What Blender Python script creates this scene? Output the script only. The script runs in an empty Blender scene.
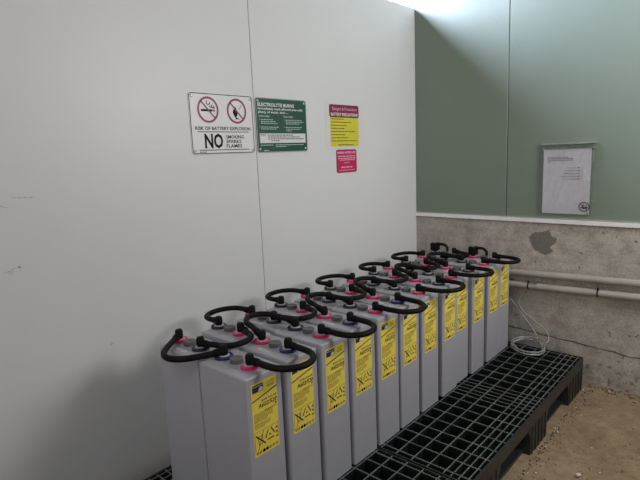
import bpy, bmesh, math, random
from mathutils import Vector, Matrix
random.seed(7)
S = bpy.context.scene
COL = S.collection
PI = math.pi

# ------------------------------------------------------------------ materials
def nt(name):
    m = bpy.data.materials.new(name); m.use_nodes = True
    return m, m.node_tree, m.node_tree.nodes['Principled BSDF']
def plain(name, col, rough=.5, metal=0., var=.08, scale=40., bump=0., spec=.5, bscale=None):
    m, t, b = nt(name)
    n = t.nodes.new('ShaderNodeTexNoise'); n.inputs['Scale'].default_value = scale; n.inputs['Detail'].default_value = 5
    c = t.nodes.new('ShaderNodeTexCoord'); t.links.new(c.outputs['Object'], n.inputs['Vector'])
    r = t.nodes.new('ShaderNodeValToRGB')
    r.color_ramp.elements[0].position = .3; r.color_ramp.elements[1].position = .7
    r.color_ramp.elements[0].color = tuple(x*(1-var) for x in col)+(1,)
    r.color_ramp.elements[1].color = tuple(min(1, x*(1+var)) for x in col)+(1,)
    t.links.new(n.outputs['Fac'], r.inputs['Fac']); t.links.new(r.outputs['Color'], b.inputs['Base Color'])
    b.inputs['Roughness'].default_value = rough; b.inputs['Metallic'].default_value = metal
    b.inputs['Specular IOR Level'].default_value = spec
    if bump:
        n2 = t.nodes.new('ShaderNodeTexNoise'); n2.inputs['Scale'].default_value = bscale or scale*3; n2.inputs['Detail'].default_value = 6
        t.links.new(c.outputs['Object'], n2.inputs['Vector'])
        bp = t.nodes.new('ShaderNodeBump'); bp.inputs['Strength'].default_value = bump; bp.inputs['Distance'].default_value = .01
        t.links.new(n2.outputs['Fac'], bp.inputs['Height']); t.links.new(bp.outputs['Normal'], b.inputs['Normal'])
    return m

class G:   # small node-graph helper
    def __init__(s, t): s.t = t
    def n(s, typ, **kw):
        o = s.t.nodes.new(typ)
        for k, v in kw.items(): setattr(o, k, v)
        return o
    def l(s, a, b): s.t.links.new(a, b)
    def noise(s, vec, scale, detail=5, rough=.6, out='Fac'):
        o = s.n('ShaderNodeTexNoise'); o.inputs['Scale'].default_value = scale
        o.inputs['Detail'].default_value = detail; o.inputs['Roughness'].default_value = rough
        s.l(vec, o.inputs['Vector']); return o.outputs[out]
    def ramp(s, fac, stops):
        o = s.n('ShaderNodeValToRGB'); e = o.color_ramp.elements
        while len(e) < len(stops): e.new(.5)
        for q, (p, c) in zip(e, stops):
            q.position = p; q.color = (c if isinstance(c, tuple) else (c, c, c))+(1,)
        s.l(fac, o.inputs['Fac']); return o.outputs['Color']
    def mix(s, fac, a, b, mode='MIX'):
        o = s.n('ShaderNodeMix', data_type='RGBA', blend_type=mode)
        for sock, v in ((o.inputs[0], fac), (o.inputs[6], a), (o.inputs[7], b)):
            if hasattr(v, 'links'): s.l(v, sock)
            elif isinstance(v, (int, float)): sock.default_value = v
            else: sock.default_value = tuple(v)+(1,)
        return o.outputs[2]
    def math(s, op, a, b=0.):
        o = s.n('ShaderNodeMath', operation=op)
        for sock, v in zip(o.inputs, (a, b)):
            if hasattr(v, 'links'): s.l(v, sock)
            else: sock.default_value = v
        return o.outputs[0]

def concrete_mat():
    m, t, b = nt('board_marked_concrete'); g = G(t)
    v = g.n('ShaderNodeTexCoord').outputs['Object']
    big = g.noise(v, 2.2, 6); mid = g.noise(v, 11, 8, .7); fine = g.noise(v, 90, 6, .7)
    col = g.ramp(big, [(.3, (0.417, 0.3781, 0.3266)), (.55, (0.5352, 0.4893, 0.4309)), (.75, (0.6255, 0.5768, 0.5073))])
    col = g.mix(.72, col, g.ramp(mid, [(.34, .56), (.6, 1.06)]), 'MULTIPLY')
    col = g.mix(.6, col, g.ramp(fine, [(.36, .56), (.6, 1.06)]), 'MULTIPLY')
    # horizontal smears of the formwork boards
    mp = g.n('ShaderNodeMapping'); mp.inputs['Scale'].default_value = (1, .9, 14); g.l(v, mp.inputs['Vector'])
    sm = g.noise(mp.outputs['Vector'], 3, 6)
    col = g.mix(.35, col, g.ramp(sm, [(.35, .62), (.62, 1.0)]), 'MULTIPLY')
    # little voids and pock marks
    vo = g.n('ShaderNodeTexVoronoi'); vo.inputs['Scale'].default_value = 16; vo.inputs['Randomness'].default_value = 1
    wv = g.n('ShaderNodeVectorMath', operation='ADD'); g.l(v, wv.inputs[0])
    ns = g.noise(v, 30, 3, .5, 'Color'); sc = g.n('ShaderNodeVectorMath', operation='SCALE'); sc.inputs['Scale'].default_value = .07
    g.l(ns, sc.inputs[0]); g.l(sc.outputs[0], wv.inputs[1]); g.l(wv.outputs[0], vo.inputs['Vector'])
    sel = g.ramp(g.noise(v, 5, 3), [(.5, 0.), (.6, 1.)])
    pit = g.math('MULTIPLY', g.ramp(vo.outputs['Distance'], [(.13, 1.), (.2, 0.)]), sel)
    col = g.mix(g.math('MULTIPLY', pit, .65), col, (.09, .082, .07))
    # irregular dark construction joint across the foot of the wall
    sp = g.n('ShaderNodeSeparateXYZ'); g.l(v, sp.inputs[0])
    line = g.math('ADD', g.math('MULTIPLY', sp.outputs['Y'], .066), .300)
    wob = g.math('MULTIPLY', g.math('SUBTRACT', g.noise(v, 14, 5), .5), .03)
    d = g.math('ABSOLUTE', g.math('SUBTRACT', g.math('ADD', sp.outputs['Z'], wob), line))
    wid = g.math('MULTIPLY', g.noise(v, 9, 3), .0095)
    crack = g.math('LESS_THAN', d, g.math('SUBTRACT', wid, .001))
    col = g.mix(g.math('MULTIPLY', crack, .8), col, (.045, .04, .034))
    # splashed dirt specks along the foot
    low = g.math('LESS_THAN', g.math('ADD', sp.outputs['Z'], g.math('MULTIPLY', g.noise(v, 6, 3), .2)), .24)
    dirt = g.math('MULTIPLY', g.ramp(g.noise(v, 26, 5, .6), [(.54, 0.), (.62, 1.)]), low)
    col = g.mix(g.math('MULTIPLY', dirt, .6), col, (.075, .066, .052))
    g.l(col, b.inputs['Base Color']); b.inputs['Roughness'].default_value = .9; b.inputs['Specular IOR Level'].default_value = .25
    h = g.math('SUBTRACT', g.math('ADD', g.math('MULTIPLY', mid, .6), g.math('MULTIPLY', fine, .35)), g.math('ADD', pit, crack))
    bp = g.n('ShaderNodeBump'); bp.inputs['Strength'].default_value = .5; bp.inputs['Distance'].default_value = .006
    g.l(h, bp.inputs['Height']); g.l(bp.outputs['Normal'], b.inputs['Normal'])
    return m
def floor_mat():
    m, t, b = nt('dusty_brown_concrete_floor'); g = G(t)
    v = g.n('ShaderNodeTexCoord').outputs['Object']
    col = g.ramp(g.noise(v, 2.6, 7, .6), [(.3, (.30, .215, .128)), (.55, (.395, .288, .175)), (.75, (.455, .345, .22))])
    col = g.mix(.6, col, g.ramp(g.noise(v, 17, 8, .7), [(.35, .5), (.6, 1.0)]), 'MULTIPLY')
    col = g.mix(.5, col, g.ramp(g.noise(v, 120, 4, .7), [(.35, .6), (.6, 1.0)]), 'MULTIPLY')
    bl = g.math('MULTIPLY', g.ramp(g.noise(v, 23, 6, .65), [(.6, 0.), (.68, 1.)]), g.ramp(g.noise(v, 4, 3), [(.48, 0.), (.6, 1.)]))
    col = g.mix(g.math('MULTIPLY', bl, .75), col, (.07, .05, .035))
    g.l(col, b.inputs['Base Color']); b.inputs['Roughness'].default_value = .92; b.inputs['Specular IOR Level'].default_value = .2
    bp = g.n('ShaderNodeBump'); bp.inputs['Strength'].default_value = .5; bp.inputs['Distance'].default_value = .006
    g.l(g.noise(v, 45, 9, .7), bp.inputs['Height']); g.l(bp.outputs['Normal'], b.inputs['Normal'])
    return m
def panel_mat(name, a, c, rough, smear=(.12, .1)):
    m, t, b = nt(name); g = G(t)
    v = g.n('ShaderNodeTexCoord').outputs['Object']
    col = g.ramp(g.noise(v, 1.5, 5), [(.3, a), (.7, c)])
    mp = g.n('ShaderNodeMapping'); mp.inputs['Scale'].default_value = (1.5, 1.5, 7); g.l(v, mp.inputs['Vector'])
    sm = g.math('MULTIPLY', g.ramp(g.noise(mp.outputs['Vector'], 7, 7, .7), [(.62, 0.), (.75, 1.)]), g.ramp(g.noise(v, 1.7, 2), [(.52, 0.), (.62, 1.)]))
    col = g.mix(g.math('MULTIPLY', sm, smear[0]), col, tuple(x*.45 for x in a))
    g.l(col, b.inputs['Base Color'])
    rr = g.n('ShaderNodeMapRange'); rr.inputs['To Min'].default_value = rough-.05; rr.inputs['To Max'].default_value = rough+.08
    g.l(g.noise(v, 6, 4), rr.inputs['Value']); g.l(rr.outputs[0], b.inputs['Roughness'])
    bp = g.n('ShaderNodeBump'); bp.inputs['Strength'].default_value = smear[1]; bp.inputs['Distance'].default_value = .004
    g.l(g.noise(v, 3.0, 2), bp.inputs['Height']); g.l(bp.outputs['Normal'], b.inputs['Normal'])
    return m
def film_mat():
    m, t, b = nt('clear_plastic_film'); g = G(t)
    out = t.nodes['Material Output']
    tr = g.n('ShaderNodeBsdfTransparent'); tr.inputs['Color'].default_value = (.98, .985, .985, 1)
    gl = g.n('ShaderNodeBsdfGlossy'); gl.inputs['Roughness'].default_value = .12
    fr = g.n('ShaderNodeFresnel'); fr.inputs['IOR'].default_value = 1.5
    v = g.n('ShaderNodeTexCoord').outputs['Object']
    bp = g.n('ShaderNodeBump'); bp.inputs['Strength'].default_value = .55; bp.inputs['Distance'].default_value = .02
    mp = g.n('ShaderNodeMapping'); mp.inputs['Scale'].default_value = (1, 1.6, .7); g.l(v, mp.inputs['Vector'])
    g.l(g.noise(mp.outputs['Vector'], 13, 3), bp.inputs['Height'])
    g.l(bp.outputs['Normal'], gl.inputs['Normal']); g.l(bp.outputs['Normal'], fr.inputs['Normal'])
    mx = g.n('ShaderNodeMixShader'); g.l(g.math('ADD', g.math('MULTIPLY', fr.outputs[0], .8), .06), mx.inputs[0]); g.l(tr.outputs[0], mx.inputs[1]); g.l(gl.outputs[0], mx.inputs[2])
    g.l(mx.outputs[0], out.inputs['Surface'])
    return m

M = {}
M['concrete'] = concrete_mat(); M['floor'] = floor_mat()
M['white_panel'] = panel_mat('white_coated_panel', (.72, .715, .715), (.75, .745, .745), .42, (.35, .06))
M['green_panel'] = panel_mat('grey_green_coated_panel', (0.1767, 0.2185, 0.1674), (0.1953, 0.2372, 0.186), .36, (.5, .05))
M['joint'] = plain('dark_joint_sealant', (.05, .052, .05), .8)
M['alu'] = plain('aluminium_channel', (.88, .88, .86), .28, .1, .05, 25, .05)
M['patch'] = plain('grey_cement_patch', (.175, .165, .14), .85, 0, .14, 60, .3)
M['conduit'] = plain('grey_painted_conduit', (.42, .40, .355), .4, 0, .08, 12, .03)
M['case'] = plain('grey_battery_plastic', (.385, .378, .408), .38, 0, .035, 9, .02, .5, 30)
M['vent'] = plain('dark_grey_plastic_plug', (.115, .105, .112), .5, 0, .08)
M['red'] = plain('red_terminal_ring', (.60, .022, .125), .35, 0, .06)
M['blue'] = plain('navy_terminal_ring', (.018, .026, .125), .35, 0, .06)
M['black_ring'] = plain('black_terminal_ring', (.02, .021, .03), .4, 0, .06)
M['pale'] = plain('pale_terminal_insert', (.50, .44, .47), .35, 0, .05)
M['rubber'] = plain('black_cable_sheath', (.008, .0064, .006), .55, 0, .15, 60, .04, .13)
M['cap'] = plain('black_moulded_connector', (.006, .005, .005), .55, 0, .1, 40, 0, .13)
M['yellow'] = plain('yellow_label_paper', (.86, .68, .10), .45, 0, .04)
M['yellow_dark'] = plain('ochre_label_print', (.50, .385, .03), .5)
M['brown_ink'] = plain('brown_label_ink', (.11, .075, .022), .5)
M['ink'] = plain('black_ink', (.009, .009, .01), .6, spec=.15)
M['grey_ink'] = plain('grey_ink', (.19, .18, .20), .5)
M['navy'] = plain('navy_label_print', (.018, .02, .06), .4)
M['white_print'] = plain('white_print', (.72, .72, .71), .45, 0, .03)
M['pale_green'] = plain('pale_green_print', (.50, .62, .55), .45, 0, .03)
M['sign_white'] = plain('white_sign_plastic', (.80, .765, .79), .35, 0, .02)
M['sign_green'] = plain('dark_green_sign_plastic', (.012, .075, .05), .35, 0, .05)
M['maroon'] = plain('crimson_sign_print', (.25, .02, .065), .4, 0, .05)
M['pinkred'] = plain('pinkish_red_sign', (.56, .015, .105), .4, 0, .05)
M['pink_txt'] = plain('pale_pink_print', (.80, .40, .50), .5, 0, .05)
M['lime'] = plain('yellow_notice_paper', (.68, .61, .04), .5, 0, .04)
M['laminate'] = plain('white_laminated_paper', (.76, .70, .69), .3, 0, .03)
M['paper'] = plain('white_document_paper', (.90, .87, .92), .55, 0, .03)
M['screw'] = plain('zinc_screw', (.5, .5, .5), .3, .9)
M['pallet'] = plain('black_recycled_plastic', (.02, .0225, .0225), .38, 0, .35, 50, .15)
M['pallet_rib'] = plain('black_plastic_ribs', (.052, .056, .054), .34, 0, .4, 30, .1)
M['wire'] = plain('pale_grey_wire', (.40, .42, .41), .4, 0, .08)
M['zinc'] = plain('galvanised_saddle', (.55, .55, .53), .35, .8, .1)
M['dirt'] = plain('crumbled_debris', (.13, .10, .072), .95, 0, .5, 60)
M['chip'] = plain('white_chip', (.72, .68, .60), .8, 0, .1)
M['film'] = film_mat()
M['seal'] = plain('cloudy_plastic_seal', (.40, .42, .41), .18, .3, .25, 60, .3)
M['scuff'] = plain('grey_scuff', (.50, .505, .49), .6, 0, .2, 90)
M['gscuff'] = plain('dark_smudge', (.15, .18, .155), .6, 0, .2, 90)

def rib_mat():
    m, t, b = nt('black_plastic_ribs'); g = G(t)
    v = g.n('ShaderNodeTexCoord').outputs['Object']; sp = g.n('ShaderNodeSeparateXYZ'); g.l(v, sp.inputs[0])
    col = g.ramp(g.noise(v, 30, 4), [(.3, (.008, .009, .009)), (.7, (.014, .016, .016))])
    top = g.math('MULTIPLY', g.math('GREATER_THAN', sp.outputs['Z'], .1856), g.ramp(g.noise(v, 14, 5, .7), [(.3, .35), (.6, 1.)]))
    col = g.mix(top, col, (.17, .185, .175))      # painted light: top edges greyed as if catching light
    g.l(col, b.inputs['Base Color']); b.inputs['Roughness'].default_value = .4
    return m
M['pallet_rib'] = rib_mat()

# ------------------------------------------------------------------ mesh helpers
def tag(o, label=None, cat=None, group=None, kind=None):
    for k, v in (('label', label), ('category', cat), ('group', group), ('kind', kind)):
        if v: o[k] = v
    return o
def mesh(name, bm, mats, smooth=None):
    bmesh.ops.recalc_face_normals(bm, faces=bm.faces[:])
    me = bpy.data.meshes.new(name); bm.to_mesh(me); bm.free()
    for m in (mats if isinstance(mats, (list, tuple)) else [mats]): me.materials.append(M[m])
    if smooth is not None:
        for p in me.polygons: p.use_smooth = True
        me.set_sharp_from_angle(angle=math.radians(smooth))
    return me
def link(name, me, parent=None, loc=(0, 0, 0)):
    o = bpy.data.objects.new(name, me); COL.objects.link(o); o.location = loc
    if parent: o.parent = parent
    return o
def obj(name, bm, mats, parent=None, loc=(0, 0, 0), smooth=None):
    return link(name, mesh(name, bm, mats, smooth), parent, loc)
def empty(name, loc, label, cat, group=None):
    o = bpy.data.objects.new(name, None); COL.objects.link(o); o.location = loc; o.empty_display_size = .05
    return tag(o, label, cat, group)
def box(bm, x0, x1, y0, y1, z0, z1, mi=0):
    v = [bm.verts.new((x, y, z)) for z in (z0, z1) for y in (y0, y1) for x in (x0, x1)]
    for f in ((0, 1, 3, 2), (4, 5, 7, 6), (0, 1, 5, 4), (2, 3, 7, 6), (0, 2, 6, 4), (1, 3, 7, 5)):
        bm.faces.new([v[i] for i in f]).material_index = mi
    return bm
def bevel(bm, w, seg=3, flt=None):
    bmesh.ops.recalc_face_normals(bm, faces=bm.faces[:])
    e = [e for e in bm.edges if (flt is None or flt(e))]
    bmesh.ops.bevel(bm, geom=e, offset=w, segments=seg, profile=.5, affect='EDGES')
def lathe(bm, prof, c=(0, 0, 0), seg=24, mi=0):
    rings = []
    for r, z in prof:
        if r < 1e-6: rings.append([bm.verts.new((c[0], c[1], c[2]+z))])
        else: rings.append([bm.verts.new((c[0]+r*math.cos(2*PI*k/seg), c[1]+r*math.sin(2*PI*k/seg), c[2]+z)) for k in range(seg)])
    for a, b in zip(rings, rings[1:]):
        for k in range(seg):
            q = [a[k % len(a)], a[(k+1) % len(a)], b[(k+1) % len(b)], b[k % len(b)]]
            u = list(dict.fromkeys(q))
            if len(u) > 2: bm.faces.new(u).material_index = mi
    for e in (rings[0], rings[-1]):
        if len(e) > 2: bm.faces.new(e)
    return bm
def catmull(P, n=8, closed=False):
    P = [Vector(p) for p in P]; o = []
    for i in range(len(P)-1):
        a = P[i-1] if i else P[0]*2-P[1]
        b, c = P[i], P[i+1]; d = P[i+2] if i+2 < len(P) else P[-1]*2-P[-2]
        for k in range(n):
            t = k/n
            o.append(.5*((2*b)+(c-a)*t+(2*a-5*b+4*c-d)*t*t+(3*b-a-3*c+d)*t**3))
    o.append(P[-1]); return o
def tube(bm, P, r, seg=12, mi=0):
    P = [Vector(p) for p in P]; rr = r if isinstance(r, (list, tuple)) else [r]*len(P)
    T = [(P[min(i+1, len(P)-1)]-P[max(i-1, 0)]).normalized() for i in range(len(P))]
    N = T[0].cross(Vector((0, 0, 1)))
    if N.length < .01: N = T[0].cross(Vector((1, 0, 0)))
    N.normalize(); rings = []
    for p, t, q in zip(P, T, rr):
        N = (N-t*N.dot(t)).normalized(); B = t.cross(N)
        rings.append([bm.verts.new(p+q*(math.cos(2*PI*k/seg)*N+math.sin(2*PI*k/seg)*B)) for k in range(seg)])
    for a, b in zip(rings, rings[1:]):
        for k in range(seg): bm.faces.new((a[k], a[(k+1) % seg], b[(k+1) % seg], b[k])).material_index = mi
    bm.faces.new(rings[0]).material_index = mi; bm.faces.new(rings[-1]).material_index = mi
    return bm
# ---- flat print in a (u, v) plane, d = height above the surface
def rect(bm, u0, u1, v0, v1, d=0, mi=0):
    bm.faces.new([bm.verts.new(p) for p in ((u0, v0, d), (u1, v0, d), (u1, v1, d), (u0, v1, d))]).material_index = mi
def poly(bm, pts, d=0, mi=0):
    bm.faces.new([bm.verts.new((u, v, d)) for u, v in pts]).material_index = mi
def bar(bm, a, b, w, d=0, mi=0):
    a, b = Vector(a), Vector(b); n = (b-a).normalized(); n = Vector((-n.y, n.x))*w/2
    poly(bm, [a+n, b+n, b-n, a-n], d, mi)
def ringflat(bm, c, r0, r1, d=0, mi=0, seg=40, a0=0, a1=2*PI):
    I = [bm.verts.new((c[0]+r0*math.cos(a0+(a1-a0)*k/seg), c[1]+r0*math.sin(a0+(a1-a0)*k/seg), d)) for k in range(seg+1)]
    O = [bm.verts.new((c[0]+r1*math.cos(a0+(a1-a0)*k/seg), c[1]+r1*math.sin(a0+(a1-a0)*k/seg), d)) for k in range(seg+1)]
    for k in range(seg): bm.faces.new((I[k], I[k+1], O[k+1], O[k])).material_index = mi
def disc(bm, c, r, d=0, mi=0, seg=20):
    poly(bm, [(c[0]+r*math.cos(2*PI*k/seg), c[1]+r*math.sin(2*PI*k/seg)) for k in range(seg)], d, mi)
def text(bm, s, u0, u1, v0, v1, d=0, mi=0, weight=0., align='L', shear=0.):
    """letters of s fitted to the cap height v0..v1 and, when given, to the width u0..u1"""
    cu = bpy.data.curves.new('lettering', 'FONT'); cu.body = s; cu.resolution_u = 2; cu.offset = weight; cu.shear = shear
    o = bpy.data.objects.new('lettering', cu); COL.objects.link(o)
    dg = bpy.context.evaluated_depsgraph_get(); dg.update()
    me = bpy.data.meshes.new_from_object(o.evaluated_get(dg))
    bpy.data.objects.remove(o); bpy.data.curves.remove(cu)
    if not me.vertices: return
    xs = [v.co.x for v in me.vertices]; k = (v1-v0)/.69
    x0, x1 = min(xs), max(xs)
    sx = (u1-u0)/(x1-x0) if u1 is not None else k
    nv = len(bm.verts); bm.from_mesh(me); bm.verts.ensure_lookup_table()
    for v in bm.verts[nv:]: v.co = Vector((u0+(v.co.x-x0)*sx, v0+v.co.y*k, d))
    bm.faces.ensure_lookup_table()
    for f in bm.faces:
        if all(v.index == -1 or v.index >= nv for v in f.verts): pass
    bm.verts.index_update()
    for f in bm.faces:
        if f.verts[0].index >= nv: f.material_index = mi
    bpy.data.meshes.remove(me)
def fine(bm, u0, u1, v, h, mi=0, d=0, seed=0):
    """one line of print far too small to read: word-long dashes"""
    R = random.Random(seed+int(v*9e4)); u = u0
    while u < u1-h:
        w = min(R.uniform(2, 6)*h, u1-u)
        rect(bm, u, u+w, v, v+h, d, mi); u += w+h*.9
def roundrect(u0, u1, v0, v1, r, n=5):
    o = []
    for cx, cy, a in ((u1-r, v1-r, 0), (u0+r, v1-r, PI/2), (u0+r, v0+r, PI), (u1-r, v0+r, 1.5*PI)):
        o += [(cx+r*math.cos(a+PI/2*k/n), cy+r*math.sin(a+PI/2*k/n)) for k in range(n+1)]
    return o
def plate(bm, pts, th, mi=0):
    a = [bm.verts.new((u, v, 0)) for u, v in pts]; b = [bm.verts.new((u, v, th)) for u, v in pts]
    bm.faces.new(a).material_index = mi; bm.faces.new(b).material_index = mi
    for i in range(len(a)):
        j = (i+1) % len(a); bm.faces.new((a[i], a[j], b[j], b[i])).material_index = mi
def frame(bm, u0, u1, v0, v1, r, w, d, mi=0):
    A = roundrect(u0, u1, v0, v1, r); B = roundrect(u0+w, u1-w, v0+w, v1-w, max(r-w, .0005))
    a = [bm.verts.new((u, v, d)) for u, v in A]; b = [bm.verts.new((u, v, d)) for u, v in B]
    for i in range(len(a)):
        j = (i+1) % len(a); bm.faces.new((a[i], a[j], b[j], b[i])).material_index = mi
WL = Matrix(((1, 0, 0, 0), (0, 0, -1, 0), (0, 1, 0, 0), (0, 0, 0, 1)))      # on a surface facing -y: u=+x, v=+z
WR = Matrix(((0, 0, -1, 0), (-1, 0, 0, 0), (0, 1, 0, 0), (0, 0, 0, 1)))     # on a surface facing -x: u=-y, v=+z
def flat(name, bm, mats, W, parent, loc=(0, 0, 0)):
    bmesh.ops.transform(bm, matrix=W, verts=bm.verts[:])
    me = bpy.data.meshes.new(name); bm.to_mesh(me); bm.free()
    for m in (mats if isinstance(mats, (list, tuple)) else [mats]): me.materials.append(M[m])
    return link(name, me, parent, loc)

# ------------------------------------------------------------------ the room
ZT = .958
bm = bmesh.new(); box(bm, -7, 0.3, -7, 2.5, -.1, 0); tag(obj('floor', bm, 'floor'), kind='structure')
bm = bmesh.new()
SX = -1.4455
box(bm, -6.5, SX-.0016, 0, .05, 0, 2.295); box(bm, SX+.0016, -.001, 0, .05, 0, 2.295)
bevel(bm, .0015, 1)
box(bm, SX-.004, SX+.004, .004, .046, 0, 2.293, 1)
wl = tag(obj('wall_left', bm, ['white_panel', 'joint']), kind='structure')
bm = bmesh.new()
SY = -.632
def gp(y0, y1): box(bm, 0, .05, y0, y1, ZT-.03, 4.2)
gp(SY+.0022, 2.5); gp(SY-1.2, SY-.0022); gp(-7, SY-1.2044)
bevel(bm, .0018, 1)
box(bm, .006, .05, SY-.004, SY+.004, ZT-.03, 4.2, 1); box(bm, .006, .05, SY-1.206, SY-1.199, ZT-.03, 4.2, 1)
wr = tag(obj('wall_right', bm, ['green_panel', 'joint']), kind='structure')
bm = bmesh.new(); box(bm, 0, .2, -7, 2.5, 0, ZT-.03)
wb = tag(obj('wall_base', bm, 'concrete'), kind='structure')
bm = bmesh.new(); box(bm, -.014, -.0005, -7, -.001, ZT-.028, ZT-.0005); box(bm, -.014, .0, -7, -.001, ZT-.003, ZT)
tag(obj('trim_1', bm, 'alu'), kind='structure')
# cement patch
bm = bmesh.new()
pp = [(.781, .838), (.79, .852), (.806, .868), (.818, .871), (.826, .868), (.838, .872), (.85, .873), (.868, .879), (.88, .884), (.888, .893), (.894, .878), (.9, .868),
      (.899, .855), (.912, .846), (.926, .846), (.934, .836), (.93, .818), (.92, .806), (.905, .794), (.897, .782), (.91, .772), (.918, .764), (.9, .752),
      (.88, .738), (.868, .738), (.848, .748), (.832, .758), (.812, .762), (.806, .776), (.795, .79), (.786, .812)]
plate(bm, pp, .0025); bmesh.ops.triangulate(bm, faces=[f for f in bm.faces if len(f.verts) > 4])
flat('cement_patch', bm, 'patch', WR, wb, (-.0002, 0, 0))
# scuffs on the coated panels
def scuff(pts_list, W, par, mat, name, loc):
    bm = bmesh.new()
    for (a, b, w) in pts_list:
        a, b = Vector(a), Vector(b); n = 6; R = random.Random(int(a.x*1000))
        P = [a.lerp(b, k/n)+Vector((0, R.uniform(-w, w))) for k in range(n+1)]
        for p, q in zip(P, P[1:]): bar(bm, p, q, w*R.uniform(.5, 1.3))
    return flat(name, bm, mat, W, par, loc)

scuff([((.385, 1.905), (.43, 1.888), .003), ((.425, 1.9), (.465, 1.92), .0025), ((.42, 1.868), (.47, 1.862), .003), ((.53, 2.13), (.56, 2.10), .003), ((.25, 1.93), (.27, 1.925), .003), ((.66, 1.99), (.70, 1.93), .002)],
      WR, wr, 'gscuff', 'smudge_mark', (-.0004, 0, 0))

scuff([((-2.516, 1.281), (-2.448, 1.277), .003), ((-2.548, 1.254), (-2.527, 1.252), .003), ((-2.568, 1.036), (-2.53, 1.05), .0025), ((-2.52, 1.052), (-2.512, 1.046), .003), ((-2.55, 1.034), (-2.536, 1.04), .003), ((-2.245, .694), (-2.235, .696), .004)],
      WL, wl, 'scuff', 'scuff_mark', (0, -.0004, 0))

# ------------------------------------------------------------------ conduits
def conduit(y0, z0, y1, z1, label):
    e = empty('conduit_pipe', (-.031, y0, z0), label, 'pipe', 'conduits along the concrete wall')
    bm = bmesh.new(); dv = Vector((0, y1-y0, z1-z0))
    tube(bm, [dv*(k/20) for k in range(21)], .0195, 16)
    obj('pipe', bm, 'conduit', e, (0, 0, 0), 50)
    return e
zu = lambda y: .617+(-.676-y)*.031
zl = lambda y: .541+(-.678-y)*.031
cu = conduit(-.10, zu(-.10), -3.2, zu(-3.2), 'upper of the two grey conduit pipes on the concrete wall')
cl = conduit(-.10, zl(-.10), -3.2, zl(-3.2), 'lower grey conduit pipe with two black cable ties')
for y in (-.793, -1.17):
    bm = bmesh.new(); lathe(bm, [(.0205, -.0035), (.0225, -.0035), (.0225, .0035), (.0205, .0035)], seg=18)
    box(bm, .021, .035, -.004, .004, -.003, .003)
    bmesh.ops.transform(bm, matrix=Matrix.Rotation(PI/2, 4, 'X') @ Matrix.Rotation(2.0, 4, 'Z'), verts=bm.verts[:])
    obj('cable_tie', bm, 'cap', cl, (0, y+.10, zl(y)-zl(-.10)), 40)
# galvanised saddle between the two pipes
e = empty('pipe_saddle', (0, -.835, .582), 'small galvanised saddle clamp joining the two conduit pipes', 'clamp')
bm = bmesh.new(); box(bm, -.010, -.001, -.014, .014, -.012, .012); bevel(bm, .003, 2)
obj('bracket', bm, 'zinc', e)
bm = bmesh.new()
for k in range(9):
    a0, a1 = PI*.5+PI*k/9, PI*.5+PI*(k+1)/9
    P = []
    for a, q in ((a0, .0212), (a1, .0212), (a1, .0230), (a0, .0230)): P.append((q*math.cos(a), q*math.sin(a)))
    for yy in (-.024, .024): bm.faces.new([bm.verts.new((p[0], yy, p[1])) for p in P])
    for i in range(4):
        p, q = P[i], P[(i+1) % 4]
        bm.faces.new([bm.verts.new((p[0], -.024, p[1])), bm.verts.new((q[0], -.024, q[1])), bm.verts.new((q[0], .024, q[1])), bm.verts.new((p[0], .024, p[1]))])
obj('strap', bm, 'zinc', e, (-.031, .014, zl(-.821)-.582))
bm = bmesh.new(); lathe(bm, [(0, .004), (.004, .0035), (.006, 0)], seg=12)
bmesh.ops.transform(bm, matrix=Matrix.Rotation(-PI/2, 4, 'Y'), verts=bm.verts[:])
obj('screw', bm, 'screw', e, (-.010, 0, .002), 40)

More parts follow.
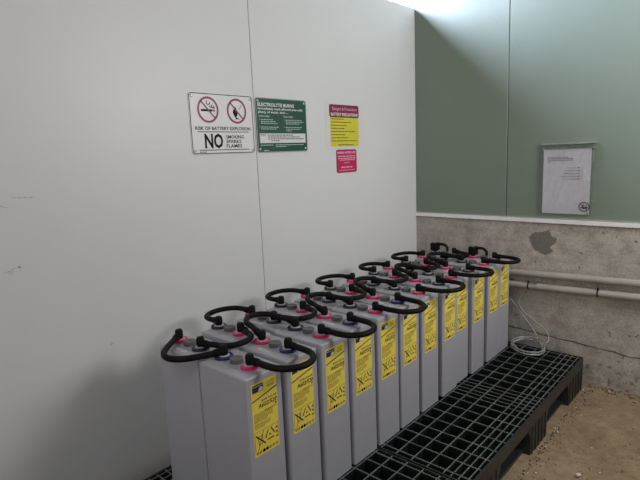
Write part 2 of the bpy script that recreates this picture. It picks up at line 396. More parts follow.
# ------------------------------------------------------------------ pallets
ZB = .1886
def pallet(x0, x1, label):
    """x0 near end, x1 far end; outer edge towards the aisle"""
    xc = (x0+x1)/2; y0, y1 = -1.1265, -.150; yc = (y0+y1)/2; hl = (x1-x0)/2
    e = empty('plastic_pallet', (xc, yc, 0), label, 'pallet', 'black plastic pallets under the batteries')
    hw = (y1-y0)/2
    near = [.018, .053, .09, .147, .222, .297, .377, .457, .53, .606, .683]; far = [.018, .053, .09, .168, .246, .323, .40, .478, .556, .632, .69]
    bm = bmesh.new(); t = .0021; dp = .05
    ys = [yc-y for y in (-.945, -.875, -.805, -.735, -.665, -1.013, -1.043, -1.073, -1.103)]
    ys = [-v for v in ys]; ys += [-v for v in ys]
    for y in ys: box(bm, -hl+.004, hl-.004, y-t, y+t, ZB-dp, ZB)
    for x in [-v for v in near]+far: box(bm, x-t, x+t, -hw+.004, hw-.004, ZB-dp, ZB-.0004)
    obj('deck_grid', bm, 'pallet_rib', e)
    bm = bmesh.new(); w = .009
    box(bm, -hl, hl, -hw, -hw+w, .13, ZB); box(bm, -hl, hl, hw-w, hw, .13, ZB)
    box(bm, -hl, -hl+w*.7, -hw+w, hw-w, .13, ZB); box(bm, hl-w*.7, hl, -hw+w, hw-w, .13, ZB)
    obj('deck_rim', bm, 'pallet', e)
    bm = bmesh.new(); box(bm, -hl+.012, hl-.012, -hw+.03, hw-.03, .004, .018); bevel(bm, .003, 1); obj('shade_plate', bm, 'pallet', e)  # black plate added to keep the fork openings dark, standing in for shade
    for by, bw in ((-hw+.065, .13), (0, .13), (hw-.065, .13)):
        for bx0, bx1, c0, c1 in ((-hl, -hl+.255, 0, .03), (-.11, .11, .03, .03), (hl-.255, hl, .03, 0)):
            bm = bmesh.new()
            P = [(bx0, 0), (bx1, 0), (bx1, .085), (bx1+c1, .135), (bx1+c1, .152), (bx0-c0, .152), (bx0-c0, .135), (bx0, .085)]
            a = [bm.verts.new((x, by-bw/2+.001, z)) for x, z in P]; b = [bm.verts.new((x, by+bw/2-.001, z)) for x, z in P]
            bm.faces.new(a); bm.faces.new(b)
            for i in range(8): bm.faces.new((a[i], a[(i+1) % 8], b[(i+1) % 8], b[i]))
            # ribs moulded on the outer face
            for k in range(5):
                x = bx0+(bx1-bx0)*(k+.5)/5; box(bm, x-.004, x+.004, by-bw/2-.002, by-bw/2+.002, .0, .13)
            obj('foot_block', bm, 'pallet', e)
    return e
pallet(-1.5245, -.093, 'black lattice plastic pallet in the corner, under the farther batteries')
pallet(-2.965, -1.5335, 'black lattice plastic pallet under the four nearest pairs of batteries')

# ------------------------------------------------------------------ battery cells
CW, CD, CH, CRD = .149, .2325, .5404, .0065
bm = bmesh.new(); box(bm, 0, CW, 0, CD, 0, CH)
bevel(bm, CRD, 5, lambda e: abs(e.verts[0].co.z-e.verts[1].co.z) > .1 or min(e.verts[0].co.z, e.verts[1].co.z) > .1)
ME_case = mesh('case', bm, 'case')
for p_ in ME_case.polygons: p_.use_smooth = True
nrm = []
for v_ in ME_case.vertices:
    c_ = v_.co; i_ = Vector((min(max(c_.x, CRD), CW-CRD), min(max(c_.y, CRD), CD-CRD), min(c_.z, CH-CRD)))
    n_ = c_-i_; nrm.append(n_.normalized() if n_.length > 1e-6 else Vector((0, 0, -1)))
ME_case.normals_split_custom_set_from_vertices(nrm)
def collar(ringmat):
    bm = bmesh.new()
    lathe(bm, [(.0312, .0), (.0312, .0068), (.0295, .0084), (.0205, .0086), (.0200, .0072)], seg=32)
    return mesh('terminal_ring', bm, ringmat, 40)
ME_red = collar('red'); ME_blue = collar('blue'); ME_black = collar('black_ring')
bm = bmesh.new(); lathe(bm, [(.0202, .0072), (.0195, .0092), (.016, .0102), (0, .0102)], seg=24)
ME_insert = mesh('terminal_insert', bm, 'pale', 40)
bm = bmesh.new(); lathe(bm, [(.0225, .0), (.0225, .0135), (.0205, .0155), (.009, .0155), (.008, .014), (0, .014)], seg=28)
ME_vent = mesh('vent_plug', bm, 'vent', 40)
bm = bmesh.new(); box(bm, 0, .014, 0, .056, 0, .0006); ME_stick = mesh('code_sticker', bm, 'white_print')
bm = bmesh.new()
for k in range(9): rect(bm, .003, .011, .005+k*.005, .005+k*.005+(.0012 if k % 2 else .002), .0008)
ME_stickp = mesh('sticker_print', bm, 'grey_ink')
# yellow label (u 0..LW, v 0..LH)
LW, LH = .104, .239
bm = bmesh.new(); plate(bm, roundrect(0, LW, 0, LH, .003), .0005)
bmesh.ops.transform(bm, matrix=WL, verts=bm.verts[:]); ME_label = mesh('warning_label', bm, 'yellow')
bm = bmesh.new(); D = .0009
rect(bm, .005, .049, LH-.030, LH-.006, D, 2)                            # logo field
text(bm, 'Sonnenschein', .007, .047, LH-.013, LH-.0085, D+.0003, 4, .02)
poly(bm, [(.027, LH-.0285), (.033, LH-.018), (.0405, LH-.0165), (.0475, LH-.020), (.0475, LH-.0285)], D+.0003, 4)
text(bm, 'dryfit', .062, .094, LH-.017, LH-.008, D, 3, .02); rect(bm, .062, .094, LH-.028, LH-.0205, D, 3)
bar(bm, (.001, LH-.057), (LW-.001, LH-.036), .0042, D, 1)
text(bm, 'dryfit SOLAR', .038, .101, LH-.0665, LH-.0595, D, 1, .02, shear=.2)
text(bm, 'A602/520', .024, .102, LH-.085, LH-.0715, D, 0, .018, shear=.25)
rect(bm, .093, .1, LH-.093, LH-.088, D, 0)
for k in range(7): fine(bm, .006, .082 if k < 5 else .06, LH-.101-k*.0043, .0017, 1, D, k)
for k in range(4): fine(bm, .006, .07 if k < 3 else .05, LH-.134-k*.0045, .0017, 1, D, 20+k)
for k in range(2): fine(bm, .05, .1, LH-.098-k*.004, .0014, 1, D, 40+k)
b0 = .012; h0 = .068                                                       # pictograms
for a, b, w in (((.004, b0), (.004, b0+h0), .001), ((.004, b0+h0), (.1, b0+h0), .001), ((.1, b0+h0), (.1, b0+.02), .001)): bar(bm, a, b, w, D, 1)
bar(bm, (.008, .070), (.046, .032), .0042, D, 0); bar(bm, (.040, .078), (.014, .018), .0022, D, 1)
bar(bm, (.014, .064), (.038, .064), .0022, D, 1); bar(bm, (.016, .060), (.02, .036), .002, D, 1); bar(bm, (.036, .060), (.032, .036), .002, D, 1)
bar(bm, (.02, .036), (.032, .036), .002, D, 1)
for k in range(3):
    a = PI/2+k*2*PI/3; c = (.066, .054); p = [(c[0]+.019*math.cos(a+q), c[1]+.019*math.sin(a+q)) for q in (.35, 2*PI/3-.35)]
    bar(bm, p[0], p[1], .0042, D, 1)
    q = p[1]; aa = a+2*PI/3-.35
    poly(bm, [(q[0]+.006*math.cos(aa), q[1]+.006*math.sin(aa)), (q[0]+.004*math.cos(aa+2), q[1]+.004*math.sin(aa+2)), (q[0]+.006*math.cos(aa+3.6), q[1]+.006*math.sin(aa+3.6))], D+.0001, 1)
text(bm, 'Pb', .0615, .0705, .0495, .0565, D, 1, .02)
for k in range(3):
    poly(bm, [(.089, .062-k*.015), (.099, .062-k*.015), (.094, .071-k*.015)], D, 1)
for k, (u, big) in enumerate(((.012, 0), (.024, 0), (.038, 1), (.051, 1), (.064, 0), (.078, 0), (.092, 0))):
    if big: disc(bm, (u, .0115), .0058, D, 0)
    else: ringflat(bm, (u, .0115), .0032, .005, D, 1, 16); disc(bm, (u, .0115), .0015, D, 1, 8)
bmesh.ops.transform(bm, matrix=WL, verts=bm.verts[:])
ME_print = bpy.data.meshes.new('label_print'); bm.to_mesh(ME_print); bm.free()
for k in ('ink', 'brown_ink', 'navy', 'yellow_dark', 'white_print'): ME_print.materials.append(M[k])

ORD = ['', 'first', 'second', 'third', 'fourth', 'fifth', 'sixth', 'seventh', 'eighth', 'ninth', 'tenth', 'eleventh', 'last']
FX = [0, -2.189, -2.019, -1.849, -1.681, -1.513, -1.347, -1.172, -.984, -.834, -.661, -.467, -.312]
BX = [q+.009 for q in FX]; BX[1] = -2.189
YF, YBK = -.727, -.4885
POLE_OFF, POLE_C = .066, .1278
FP, BP = {}, {}                       # pole positions: (wall side, aisle side)
def cell(row, i):
    x = (FX if row == 'f' else BX)[i]; y = YF if row == 'f' else YBK
    y += {9: .011, 12: .002}.get(i, 0)
    red_aisle = (i % 2 == 1) if row == 'f' else (i % 2 == 0)
    side = 'red terminal toward the pallet deck' if red_aisle else 'red terminal toward the white wall'
    if row == 'f':
        pos = 'nearest the camera in the front row' if i == 1 else ('farthest, at the concrete-wall end of the labelled front row' if i == 12 else '%s from the near end of the front row' % ORD[i])
        lab = 'grey battery cell with yellow label, '+pos
    else:
        pos = 'nearest the camera in the row along the white wall' if i == 1 else ('farthest of the back row, in the corner by the white wall' if i == 12 else '%s from the near end of the back row along white wall' % ORD[i])
        lab = 'tall grey battery cell, '+pos
    e = empty('battery_cell', (x+CW/2, y+CD/2, ZB), lab, 'battery', 'grey battery cells standing on the pallets')
    o = (-CW/2, -CD/2, 0)
    link('case', ME_case, e, o)
    pc = POLE_C if row == 'f' else POLE_C+.022
    ya, yw = pc-POLE_OFF-CD/2, pc+POLE_OFF-CD/2
    
    for yy, red in ((ya, red_aisle), (yw, not red_aisle)):
        neg = ME_blue if row == 'f' and (i == 1 or (yy == ya and i < 7)) else ME_black
        r = link('terminal_ring', ME_red if red else neg, e, (0, yy, CH)); r['label'] = 'red terminal ring' if red else 'dark blue terminal ring' if neg is ME_blue else 'black terminal ring'
        link('terminal_insert', ME_insert, r)
    link('vent_plug', ME_vent, e, (0, pc-CD/2, CH))
    s = link('code_sticker', ME_stick, e, (-CW/2+.019, .102-CD/2, CH) if not red_aisle else (CW/2-.033, .066-CD/2, CH)); link('sticker_print', ME_stickp, s)
    if row == 'f':
        l = link('warning_label', ME_label, e, (-CW/2+.02, -CD/2+.0001, .705-ZB-LH)); link('label_print', ME_print, l)
    P = {'a': Vector((x+CW/2, y+pc-POLE_OFF, 0)), 'w': Vector((x+CW/2, y+pc+POLE_OFF, 0))}
    (FP if row == 'f' else BP)[i] = P
for i in range(1, 13): cell('f', i)
for i in range(1, 13): cell('b', i)

# ------------------------------------------------------------------ cables
ZC = .752
CR = .0106
def connector(parent, p, d, origin):
    """moulded elbow: upright cap over the post, boot leading along d"""
    p = p-origin; d = Vector((d.x, d.y, d.z)).normalized()
    bm = bmesh.new()
    lathe(bm, [(.0125, ZB+CH+.0105-ZC), (.0140, -.008), (.0145, .013), (.0125, .0155), (.0122, .0185), (.010, .0205), (0, .0205)], (p.x, p.y, p.z), 16)
    tube(bm, [p, p+d*.026, p+d*.036, p+d*.042], [.0125, .0125, .0118, .0104], 14)
    for k in range(3):
        q = p+d*(.018+.006*k); tube(bm, [q, q+d*.003], .0130, 14)
    return obj('connector', bm, 'cap', parent, (0, 0, 0), 40)
def cable(A, B, out, label, bulge=.17, za=0., inset=.012, straight=.085, pts=None, zA=0, zB=0):
    A = Vector((A.x, A.y, ZC+zA)); B = Vector((B.x, B.y, ZC+zB)); out = Vector(out)
    mid = (A+B)/2; along = (B-A).normalized(); W = (B-A).length
    e = empty('battery_cable', mid, label, 'cable', 'black cables linking the battery cells')
    if pts is None:
        sc = bulge/.17; st = straight*sc; dp = bulge-st; hw = W/2-inset
        P = [A, A+out*.03*sc+along*.003, A+out*.06*sc+along*inset*.6]
        for k in range(11):
            t = PI*k/10; P.append(mid+out*(st+dp*math.sin(t))-along*hw*math.cos(t))
        P += [B+out*.06*sc-along*inset*.6, B+out*.03*sc-along*.003, B]
        for q in P:
            h = (q-mid).dot(out)/bulge; s = (q-A).dot(along)/W
            q.z = ZC+(zA*(1-s)+zB*s)*(1-h)+za*h**.7 if h > 0 else q.z
    else: P = [A]+[Vector(p) for p in pts]+[B]
    C = catmull(P, 5)
    bm = bmesh.new(); tube(bm, [q-mid for q in C], CR, 12); obj('sheath', bm, 'rubber', e, (0, 0, 0), 60)
    connector(e, A, P[1]-A, mid); connector(e, B, P[-2]-B, mid)
    return e
nm = lambda i: ORD[i] if i < 12 else 'last'
R = random.Random(3)
for i in range(1, 12):
    j = i+1
    if i % 2:
        zz = R.uniform(-.005, .003)
        cable(FP[i]['a'], FP[j]['a'], (R.uniform(-.03, .05), -1, 0), 'black cable loop overhanging the deck, joining %s and %s front-row cells' % (nm(i), nm(j)), .163+R.uniform(-.005, .006), zz, .004)
        cable(BP[i]['a'], BP[j]['a'], (0, -1, 0), 'black cable loop at mid-bank joining inner terminals of %s and %s back-row cells' % (nm(i), nm(j)), .120, -.002, .024 if i == 7 else .018)
    else:
        cable(FP[i]['w'], FP[j]['w'], (0, 1, 0), 'black cable loop at mid-bank joining inner terminals of %s and %s front-row cells' % (nm(i), nm(j)), .150, .024, .024 if i == 8 else .018)
        cable(BP[i]['w'], BP[j]['w'], (0, 1, 0), 'black cable loop beside the white wall joining %s and %s back-row cells' % (nm(i), nm(j)), .132+R.uniform(-.007, .005), -.004, .003)
zc = ZC-.002
cable(BP[1]['w'], FP[1]['w'], (-1, 0, 0), 'black cable loop hanging off the near end, joining the first cells of both rows', pts=[
    (-2.150, -.298, zc), (-2.206, -.343, zc), (-2.246, -.385, zc), (-2.259, -.433, zc), (-2.236, -.477, zc), (-2.19, -.505, zc), (-2.145, -.523, zc)])
# ---- the two main leads at the far end: square clamp and a short arched lead
def clamp(P, label):
    p = Vector((P.x, P.y, ZC))
    e = empty('terminal_clamp', (p.x, p.y, ZB+CH+.0105), label, 'connector', 'square clamps on the end terminals')
    dz = .771-(ZB+CH+.0105)
    bm = bmesh.new(); box(bm, -.025, .025, -.022, .022, dz-.024, dz+.024); bevel(bm, .004, 2)
    lathe(bm, [(.013, .0), (.013, dz-.02)], seg=14)
    obj('clamp_block', bm, 'cap', e, (0, 0, 0), 40)
    bm = bmesh.new(); C = catmull([(.0, -.012, dz+.012), (.0, -.038, dz+.018), (.012, -.058, dz+.014), (.02, -.072, dz-.002), (.018, -.076, dz-.018), (.015, -.074, dz-.0245)], 6)
    tube(bm, C, .0085, 10); obj('lead', bm, 'rubber', e, (0, 0, 0), 60)
    bm = bmesh.new(); lathe(bm, [(.009, dz+.024), (.009, dz+.029), (.007, dz+.03), (0, dz+.03)], seg=6)
    obj('bolt', bm, 'screw', e)
clamp(BP[12]['w'], 'black square clamp with arched lead on last back-row cell, by the white wall')
clamp(FP[12]['w'], 'black square clamp with arched lead on the last front-row cell')

# ------------------------------------------------------------------ wire coil
bm = bmesh.new(); P = []
cx, cy = -.146, -.835; R = random.Random(5)
P += [(-.034, -.772, zl(-.79)-.024), (-.032, -.766, .505), (-.030, -.745, .47), (-.028, -.735, .43), (-.026, -.755, .385), (-.024, -.82, .335), (-.022, -.885, .29), (-.024, -.915, .25), (-.05, -.915, .215)]
for k in range(6*12):
    a = -PI*.33-2*PI*k/12; rr = R.uniform(-.004, .004)
    ra, rb = .118+rr+.010*math.sin(k*.9),   .086+rr+.006*math.cos(k*.7)
    u = (math.cos(a)*ra, math.sin(a)*rb)
    th = .55
    P.append((cx+u[0]*math.cos(th)-u[1]*math.sin(th)+R.uniform(-.003, .003), cy+u[0]*math.sin(th)+u[1]*math.cos(th), ZB+.004+.0042*(k/12)+.004*math.sin(k*1.7)**2))
P += [(-.06, -.86, .232), (-.03, -.83, .27), (-.022, -.75, .36), (-.02, -.69, .43), (-.02, -.63, .47)]
e = empty('coiled_wire', (cx, cy, ZB), 'thin pale wire coiled on the pallet corner below the conduits', 'wire')
C = catmull(P, 4); tube(bm, [q-Vector((cx, cy, ZB)) for q in C], .0029, 7); obj('strand', bm, 'wire', e, (0, 0, 0), 60)

# ------------------------------------------------------------------ signs
def screws(e, pts, W, d):
    for (u, v) in pts:
        bm = bmesh.new(); lathe(bm, [(.0062, 0), (.0058, .002), (.003, .003), (0, .003)], (u, v, d), 14)
        flat('screw', bm, 'screw', e and W, e)
def sign(name, label, cat, u0, u1, v0, v1, mat, r, th, W, base):
    e = empty(name, base, label, cat)
    bm = bmesh.new(); plate(bm, roundrect(0, u1-u0, 0, v1-v0, r), th); flat('plate', bm, mat, W, e)
    return e
SG = .0035
# -- white warning sign
e = sign('warning_sign', 'white sign reading RISK OF BATTERY EXPLOSION, NO smoking sparks flames', 'sign', -1.808, -1.459, 1.399, 1.658, 'sign_white', .014, SG, WL, (-1.808, 0, 1.399))
U = lambda x: x+1.808
V = lambda z: z-1.399
d = SG+.0006
bm = bmesh.new(); frame(bm, .002, .347, .002, .257, .013, .0032, d)
text(bm, 'RISK OF BATTERY EXPLOSION', U(-1.785), U(-1.481), V(1.5025), V(1.5165), d, 0, .018)
bar(bm, (U(-1.774), V(1.4945)), (U(-1.492), V(1.4945)), .003, d); bar(bm, (U(-1.771), V(1.4165)), (U(-1.494), V(1.4165)), .003, d)
text(bm, 'NO', U(-1.741), U(-1.643), V(1.4265), V(1.4845), d, 0, .03)
for s, x1, z0 in (('SMOKING', -1.522, 1.4655), ('SPARKS', -1.539, 1.4455), ('FLAMES', -1.536, 1.4255)): text(bm, s, U(-1.625), U(x1), V(z0), V(z0+.0145), d, 0, .012)
fine(bm, U(-1.77), U(-1.73), V(1.407), .003, 0, d, 3)
flat('lettering', bm, 'ink', WL, e)
c1, c2 = (U(-1.712), V(1.588)), (U(-1.555), V(1.587))
bm = bmesh.new()                                                        # cigarette, smoke, match and flame
rect(bm, c1[0]-.036, c1[0]+.022, c1[1]-.007, c1[1]+.002, d); rect(bm, c1[0]+.025, c1[0]+.029, c1[1]-.007, c1[1]+.002, d); rect(bm, c1[0]+.031, c1[0]+.035, c1[1]-.007, c1[1]+.002, d)
for rr, cc in ((.011, (.004, .031)), (.009, (.016, .018)), (.007, (.027, .014))): ringflat(bm, (c1[0]+cc[0]-.002, c1[1]+cc[1]), rr-.0035, rr, d, 0, 18, 2.2 if rr > .01 else 3.4, 6.5 if rr > .01 else 6.9)
bar(bm, (c1[0]+.033, c1[1]+.004), (c1[0]+.033, c1[1]+.014), .0035, d)
flat('cigarette_pictogram', bm, 'ink', WL, e); bm = bmesh.new()
fl = [(-.020, .004), (-.014, .008), (-.012, .022), (-.008, .014), (-.004, .018), (-.001, .006), (.004, -.002), (.004, -.014), (.0, -.022), (-.004, -.026), (-.002, -.036), (-.006, -.038), (-.010, -.027), (-.018, -.018), (-.022, -.006)]
poly(bm, [(c2[0]+a, c2[1]+b) for a, b in fl], d)
bar(bm, (c2[0]-.004, c2[1]-.03), (c2[0]+.012, c2[1]-.036), .004, d); bar(bm, (c2[0]+.012, c2[1]+.006), (c2[0]+.03, c2[1]+.026), .002, d); 
flat('flame_pictogram', bm, 'ink', WL, e)
bm = bmesh.new()
for c in (c1, c2):
    ringflat(bm, c, .0465, .0555, d+.0004); q = .05*math.cos(PI/4); bar(bm, (c[0]-q, c[1]+q), (c[0]+q, c[1]-q), .0065, d+.0004)
o = flat('prohibition_ring', bm, 'maroon', WL, e); o['label'] = 'two crimson crossed circles'
screws(e, [(.015, .244), (.334, .244), (.015, .015), (.334, .015)], WL, SG)
# -- green first-aid sign
e = sign('first_aid_sign', 'dark green sign headed ELECTROLYTE BURNS beside the white sign', 'sign', -1.440, -1.093, 1.398, 1.656, 'sign_green', .014, SG, WL, (-1.440, 0, 1.398))
U = lambda x: x+1.440
V = lambda z: z-1.398
bm = bmesh.new(); frame(bm, .001, .346, .001, .257, .013, .0022, d, 1)
text(bm, 'ELECTROLYTE BURNS', U(-1.427), U(-1.181), V(1.6165), V(1.632), d, 0, .035)
text(bm, 'Immediately wash affected area with', U(-1.427), U(-1.122), V(1.6005), V(1.611), d, 0, .025)
text(bm, 'plenty of water, then ...', U(-1.427), U(-1.225), V(1.5845), V(1.595), d, 0, .025)
text(bm, 'Internally:', U(-1.423), U(-1.352), V(1.567), V(1.575), d, 1, .02); text(bm, 'Externally:', U(-1.259), U(-1.192), V(1.567), V(1.575), d, 1, .02)
for x0, lens in ((-1.412, (.085, .10, .11, None, .12, .10)), (-1.246, (.115, .13, .105, None, .12, .10, .04))):
    z = 1.5525
    for k, L in enumerate(lens):
        if L is None: z -= .003
        else:
            if k in (0, 4): rect(bm, U(x0-.010), U(x0-.006), V(z), V(z+.004), d, 1)
            fine(bm, U(x0), U(x0+L), V(z), .0034, 1, d, k)
        z -= .0088 if L else 0.006
fine(bm, U(-1.42), U(-1.34), V(1.4315), .0036, 1, d, 5); fine(bm, U(-1.322), U(-1.118), V(1.4315), .0036, 1, d, 6); fine(bm, U(-1.322), U(-1.25), V(1.4235), .0036, 1, d, 7)
fine(bm, U(-1.40), U(-1.37), V(1.406), .0036, 0, d, 8)
rect(bm, U(-1.424), U(-1.107), V(1.443), V(1.489), d, 0)
flat('lettering', bm, ['white_print', 'pale_green'], WL, e)
bm = bmesh.new(); d2 = d+.0005
text(bm, 'NOTE', U(-1.418), U(-1.385), V(1.4785), V(1.4855), d2, 0, .01)
fine(bm, U(-1.372), U(-1.20), V(1.479), .0036, 0, d2, 9); fine(bm, U(-1.372), U(-1.15), V(1.47), .0036, 0, d2, 10)
fine(bm, U(-1.372), U(-1.12), V(1.461), .0036, 0, d2, 11); fine(bm, U(-1.35), U(-1.29), V(1.452), .0036, 0, d2, 12)
flat('note_text', bm, 'ink', WL, e)
screws(e, [(.015, .243), (.332, .243), (.016, .016), (.332, .016)], WL, SG)
# -- laminated yellow notice
TH = .0012; d = TH+.0005
e = sign('safety_notice', 'laminated white paper with yellow text panel under a crimson heading', 'notice', -.940, -.598, 1.407, 1.6565, 'laminate', .006, TH, WL, (-.940, 0, 1.407))
U = lambda x: x+.940
V = lambda z: z-1.407
bm = bmesh.new(); rect(bm, U(-.900), U(-.647), V(1.418), V(1.583), d); flat('yellow_panel', bm, 'lime', WL, e)
bm = bmesh.new(); poly(bm, roundrect(U(-.905), U(-.641), V(1.579), V(1.6475), .012), d+.0003, 1); poly(bm, roundrect(U(-.900), U(-.646), V(1.583), V(1.6435), .010), d+.0006, 0)
flat('heading_panel', bm, ['maroon', 'ink'], WL, e)
bm = bmesh.new()
text(bm, 'Dangers & Precautions', U(-.880), U(-.660), V(1.618), V(1.634), d+.001, 0, .012)
text(bm, 'BATTERY PRECAUTIONS', U(-.893), U(-.652), V(1.587), V(1.603), d+.001, 1, .03)
flat('heading_text', bm, ['pink_txt', 'white_print'], WL, e)
bm = bmesh.new()
for k, L in enumerate((.115, .18, .135, .115, .22, .12, .15, .225)): fine(bm, U(-.893), U(-.893+L), V(1.5675-k*.0172), .0048, 0, d+.0003, k)
fine(bm, U(-.835), U(-.69), V(1.424), .0055, 0, d+.0003, 30)
flat('notice_text', bm, 'brown_ink', WL, e)
# -- small pink-red sticker
e = sign('sticker_sign', 'small pinkish red sticker under the yellow notice', 'sign', -.857, -.671, 1.270, 1.401, 'maroon', .014, TH, WL, (-.857, 0, 1.270))
bm = bmesh.new(); poly(bm, roundrect(.004, .182, .004, .127, .011), d); flat('red_panel', bm, 'pinkred', WL, e)
bm = bmesh.new(); d3 = d+.0004
text(bm, 'DANGER', .010, .066, .1085, .119, d3, 0, .03); text(bm, 'BATTERY ACID', .076, .175, .1085, .119, d3, 0, .03)
for u0, u1, v, h in ((.012, .172, .09, .006), (.012, .172, .078, .006), (.03, .17, .069, .005), (.07, .115, .053, .005), (.04, .145, .027, .008), (.02, .165, .012, .004)): fine(bm, u0, u1, v, h, 1, d3, 3)
flat('sticker_text', bm, ['white_print', 'pink_txt'], WL, e)

# ------------------------------------------------------------------ document in a plastic sleeve
e = empty('document_sleeve', (0, -.982, .983), 'clear plastic sleeve holding a white document, standing on the wall ledge', 'document')
U = lambda y: -y-.982
V = lambda z: z-.983
def wrinkled(u0, u1, v0, v1, base, amp, sag=0., n=26, seed=1):
    from mathutils import noise
    bm = bmesh.new(); g = {}
    for i in range(n+1):
        for j in range(n+1):
            u, v = u0+(u1-u0)*i/n, v0+(v1-v0)*j/n
            k = noise.noise(Vector((u*9+seed, v*6, seed)))+.5*noise.noise(Vector((u*22, v*14+seed, 2.3)))
            edge = min(1, 6*min(i, n-i)/n)*min(1, 6*min(j, n-j)/n)
            g[i, j] = bm.verts.new((u, v, base+amp*(k*.5+.5)*edge))
    for i in range(n):
        for j in range(n): bm.faces.new((g[i, j], g[i+1, j], g[i+1, j+1], g[i, j+1]))
    return bm
PD = .004
bm = wrinkled(U(-.847), U(-1.098), V(.987), V(1.352), PD, .004, n=20)
o = flat('paper', bm, 'paper', WR, e)
for p in o.data.polygons: p.use_smooth = True
bm = bmesh.new(); dd = PD+.0055
for k, L in enumerate((.11, .14, .135, .02)): fine(bm, U(-.872), U(-.872-L), V(1.306-k*.0085), .003, 0, dd, k)
for k, (a, b) in enumerate(((-.975, -1.025), (-.965, -1.028), (-.958, -1.028), (-.946, -1.028), (-.956, -1.028))):
    z = 1.246-k*.0155
    rect(bm, U(a), U(b), V(z), V(z+.0018), dd); rect(bm, U(-1.031), U(-1.043), V(z-.001), V(z+.004), dd); rect(bm, U(-1.052), U(-1.057), V(z), V(z+.003), dd)
c = (U(-1.0725), V(1.031)); 
poly(bm, [(c[0]-.019, c[1]-.002), (c[0]-.006, c[1]+.004), (c[0]+.004, c[1]-.001), (c[0]+.02, c[1]+.003), (c[0]+.018, c[1]-.007), (c[0]+.0, c[1]-.012), (c[0]-.014, c[1]-.009)], dd)
bar(bm, (c[0]-.006, c[1]+.002), (c[0]-.002, c[1]+.016), .004, dd); bar(bm, (c[0]+.01, c[1]), (c[0]+.012, c[1]+.014), .004, dd)
rect(bm, U(-1.086), U(-1.095), V(.989), V(.996), dd)
flat('document_text', bm, 'grey_ink', WR, e)
bm = bmesh.new(); ringflat(bm, c, .0235, .0275, dd+.0004); q = .0175; bar(bm, (c[0]-q, c[1]+q), (c[0]+q, c[1]-q), .0035, dd+.0004)
flat('prohibition_ring', bm, 'ink', WR, e)
bm = wrinkled(U(-.838), U(-1.122), V(.984), V(1.385), PD+.0085, .007, seed=4, n=34)
o = flat('sleeve', bm, 'film', WR, e)
for p in o.data.polygons: p.use_smooth = True
bm = bmesh.new(); box(bm, U(-.838), U(-1.121), V(1.353), V(1.357), .002, .013); box(bm, U(-.838), U(-1.121), V(1.380), V(1.386), .001, .013)
o = flat('seal_strip', bm, 'seal', WR, e)

# ------------------------------------------------------------------ debris on the floor
bm = bmesh.new(); R = random.Random(11)
def crumb(bm, x, y, r, mi=0):
    mtx = Matrix.Translation((x, y, r*.35)) @ Matrix.Rotation(R.uniform(0, 6), 4, 'Z') @ Matrix.Diagonal((1, R.uniform(.5, .9), .6, 1))
    g = bmesh.ops.create_icosphere(bm, subdivisions=1, radius=r, matrix=mtx)
    for v in g['verts']: v.co += Vector((R.uniform(-1, 1), R.uniform(-1, 1), R.uniform(-.3, .6)))*r*.28
    for v in g['verts']:
        for f in v.link_faces: f.material_index = mi
for k in range(420):                                                    # along the concrete wall
    crumb(bm, -abs(R.gauss(0, .045))-.012, R.uniform(-2.6, -1.13), R.uniform(.002, .0075), 0 if R.random() < .96 else 1)
for k in range(360):                                                    # along the pallet edge
    crumb(bm, R.uniform(-2.2, -.1), -1.138-abs(R.gauss(0, .03)), R.uniform(.0015, .006), 0 if R.random() < .9 else 1)
for k in range(260): crumb(bm, R.uniform(-1.7, -.05), R.uniform(-2.2, -1.15), R.uniform(.0015, .005), 0 if R.random() < .9 else 1)
o = obj('debris', bm, ['dirt', 'chip']); tag(o, 'loose crumbs of dirt and concrete scattered on the floor', 'debris', kind='stuff')
for (x, y, r, lab) in ((-.945, -1.335, .017, 'white stone chip on the brown floor near the bottom edge of the picture'),):
    bm = bmesh.new(); crumb(bm, 0, 0, r); tag(obj('stone_chip', bm, 'chip', None, (x, y, .001)), lab, 'stone')

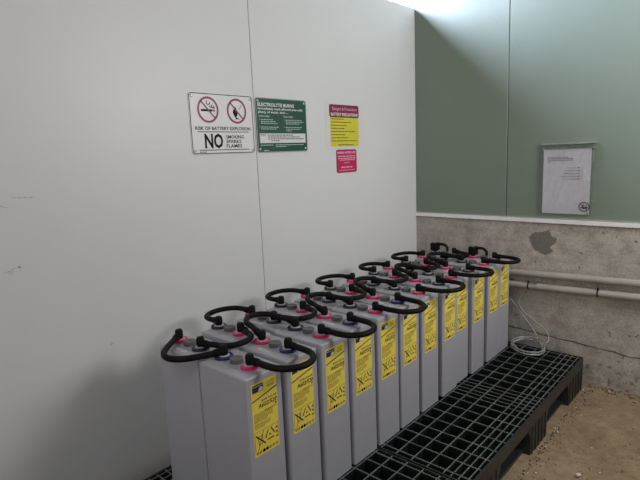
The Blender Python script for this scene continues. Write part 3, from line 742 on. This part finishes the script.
# ------------------------------------------------------------------ light
def area(name, loc, target, sx, sy, power, col, spread=PI):
    L = bpy.data.lights.new(name, 'AREA'); L.shape = 'RECTANGLE'; L.size = sx; L.size_y = sy; L.energy = power; L.color = col; L.spread = spread
    o = bpy.data.objects.new(name, L); COL.objects.link(o); o.location = loc
    o.rotation_euler = (Vector(target)-Vector(loc)).to_track_quat('-Z', 'Y').to_euler(); return o
area('window_behind_partition', (-.50, .85, 2.80), (-.40, 0, 2.72), .9, .70, 380, (.66, .72, 1.0))
area('roof_skylight', (-4.2, -1.4, 3.0), (-.3, -.9, .6), 1.6, 1.6, 24, (1, .99, .98))
area('open_shed_front', (-9, -5, 2.5), (-.5, -.5, 1), 4, 3, 84, (1, .99, .98))
area('fill_light', (-.7, -2.5, 1.95), (-.9, 0, 1.2), .8, .8, 30, (1, .99, .98))  # unseen fill lamp, added to brighten the middle of the white wall
w = bpy.data.worlds.new('World'); S.world = w; w.use_nodes = True
w.node_tree.nodes['Background'].inputs[0].default_value = (.86, .93, 1.0, 1); w.node_tree.nodes['Background'].inputs[1].default_value = .012

# ------------------------------------------------------------------ camera
cam = bpy.data.cameras.new('camera'); co = bpy.data.objects.new('camera', cam); COL.objects.link(co)
yaw, pit, rol, F = 0.73238, -0.16693, -0.04158, 505.31275
f = Vector((math.cos(yaw)*math.cos(pit), math.sin(yaw)*math.cos(pit), math.sin(pit)))
r = f.cross(Vector((0, 0, 1))).normalized(); u = r.cross(f)
r2 = r*math.cos(rol)+u*math.sin(rol); u2 = -r*math.sin(rol)+u*math.cos(rol)
mw = Matrix.Identity(4)
for k in range(3): mw[k][0], mw[k][1], mw[k][2] = r2[k], u2[k], -f[k]
mw.translation = (-3.07218, -1.84337, 1.37683)
co.matrix_world = mw
cam.sensor_width = 36; cam.sensor_fit = 'HORIZONTAL'; cam.lens = F/640*36; cam.clip_start = .05
# the plan was drawn in its own unit; bring the whole place (camera and lamps too) to metres
UNIT = .857
bpy.context.view_layer.update()
for o in S.objects:
    if o.parent is None:
        o.location = o.location*UNIT
        if o.type == 'LIGHT':
            o.data.size *= UNIT; o.data.size_y *= UNIT; o.data.energy *= UNIT**2
        elif o.type != 'CAMERA': o.scale = (UNIT, UNIT, UNIT)
S.camera = co
S.view_settings.view_transform = 'Standard'; S.view_settings.look = 'None'; S.view_settings.gamma = 1; S.view_settings.use_curve_mapping = False
S.view_settings.exposure = 0.0
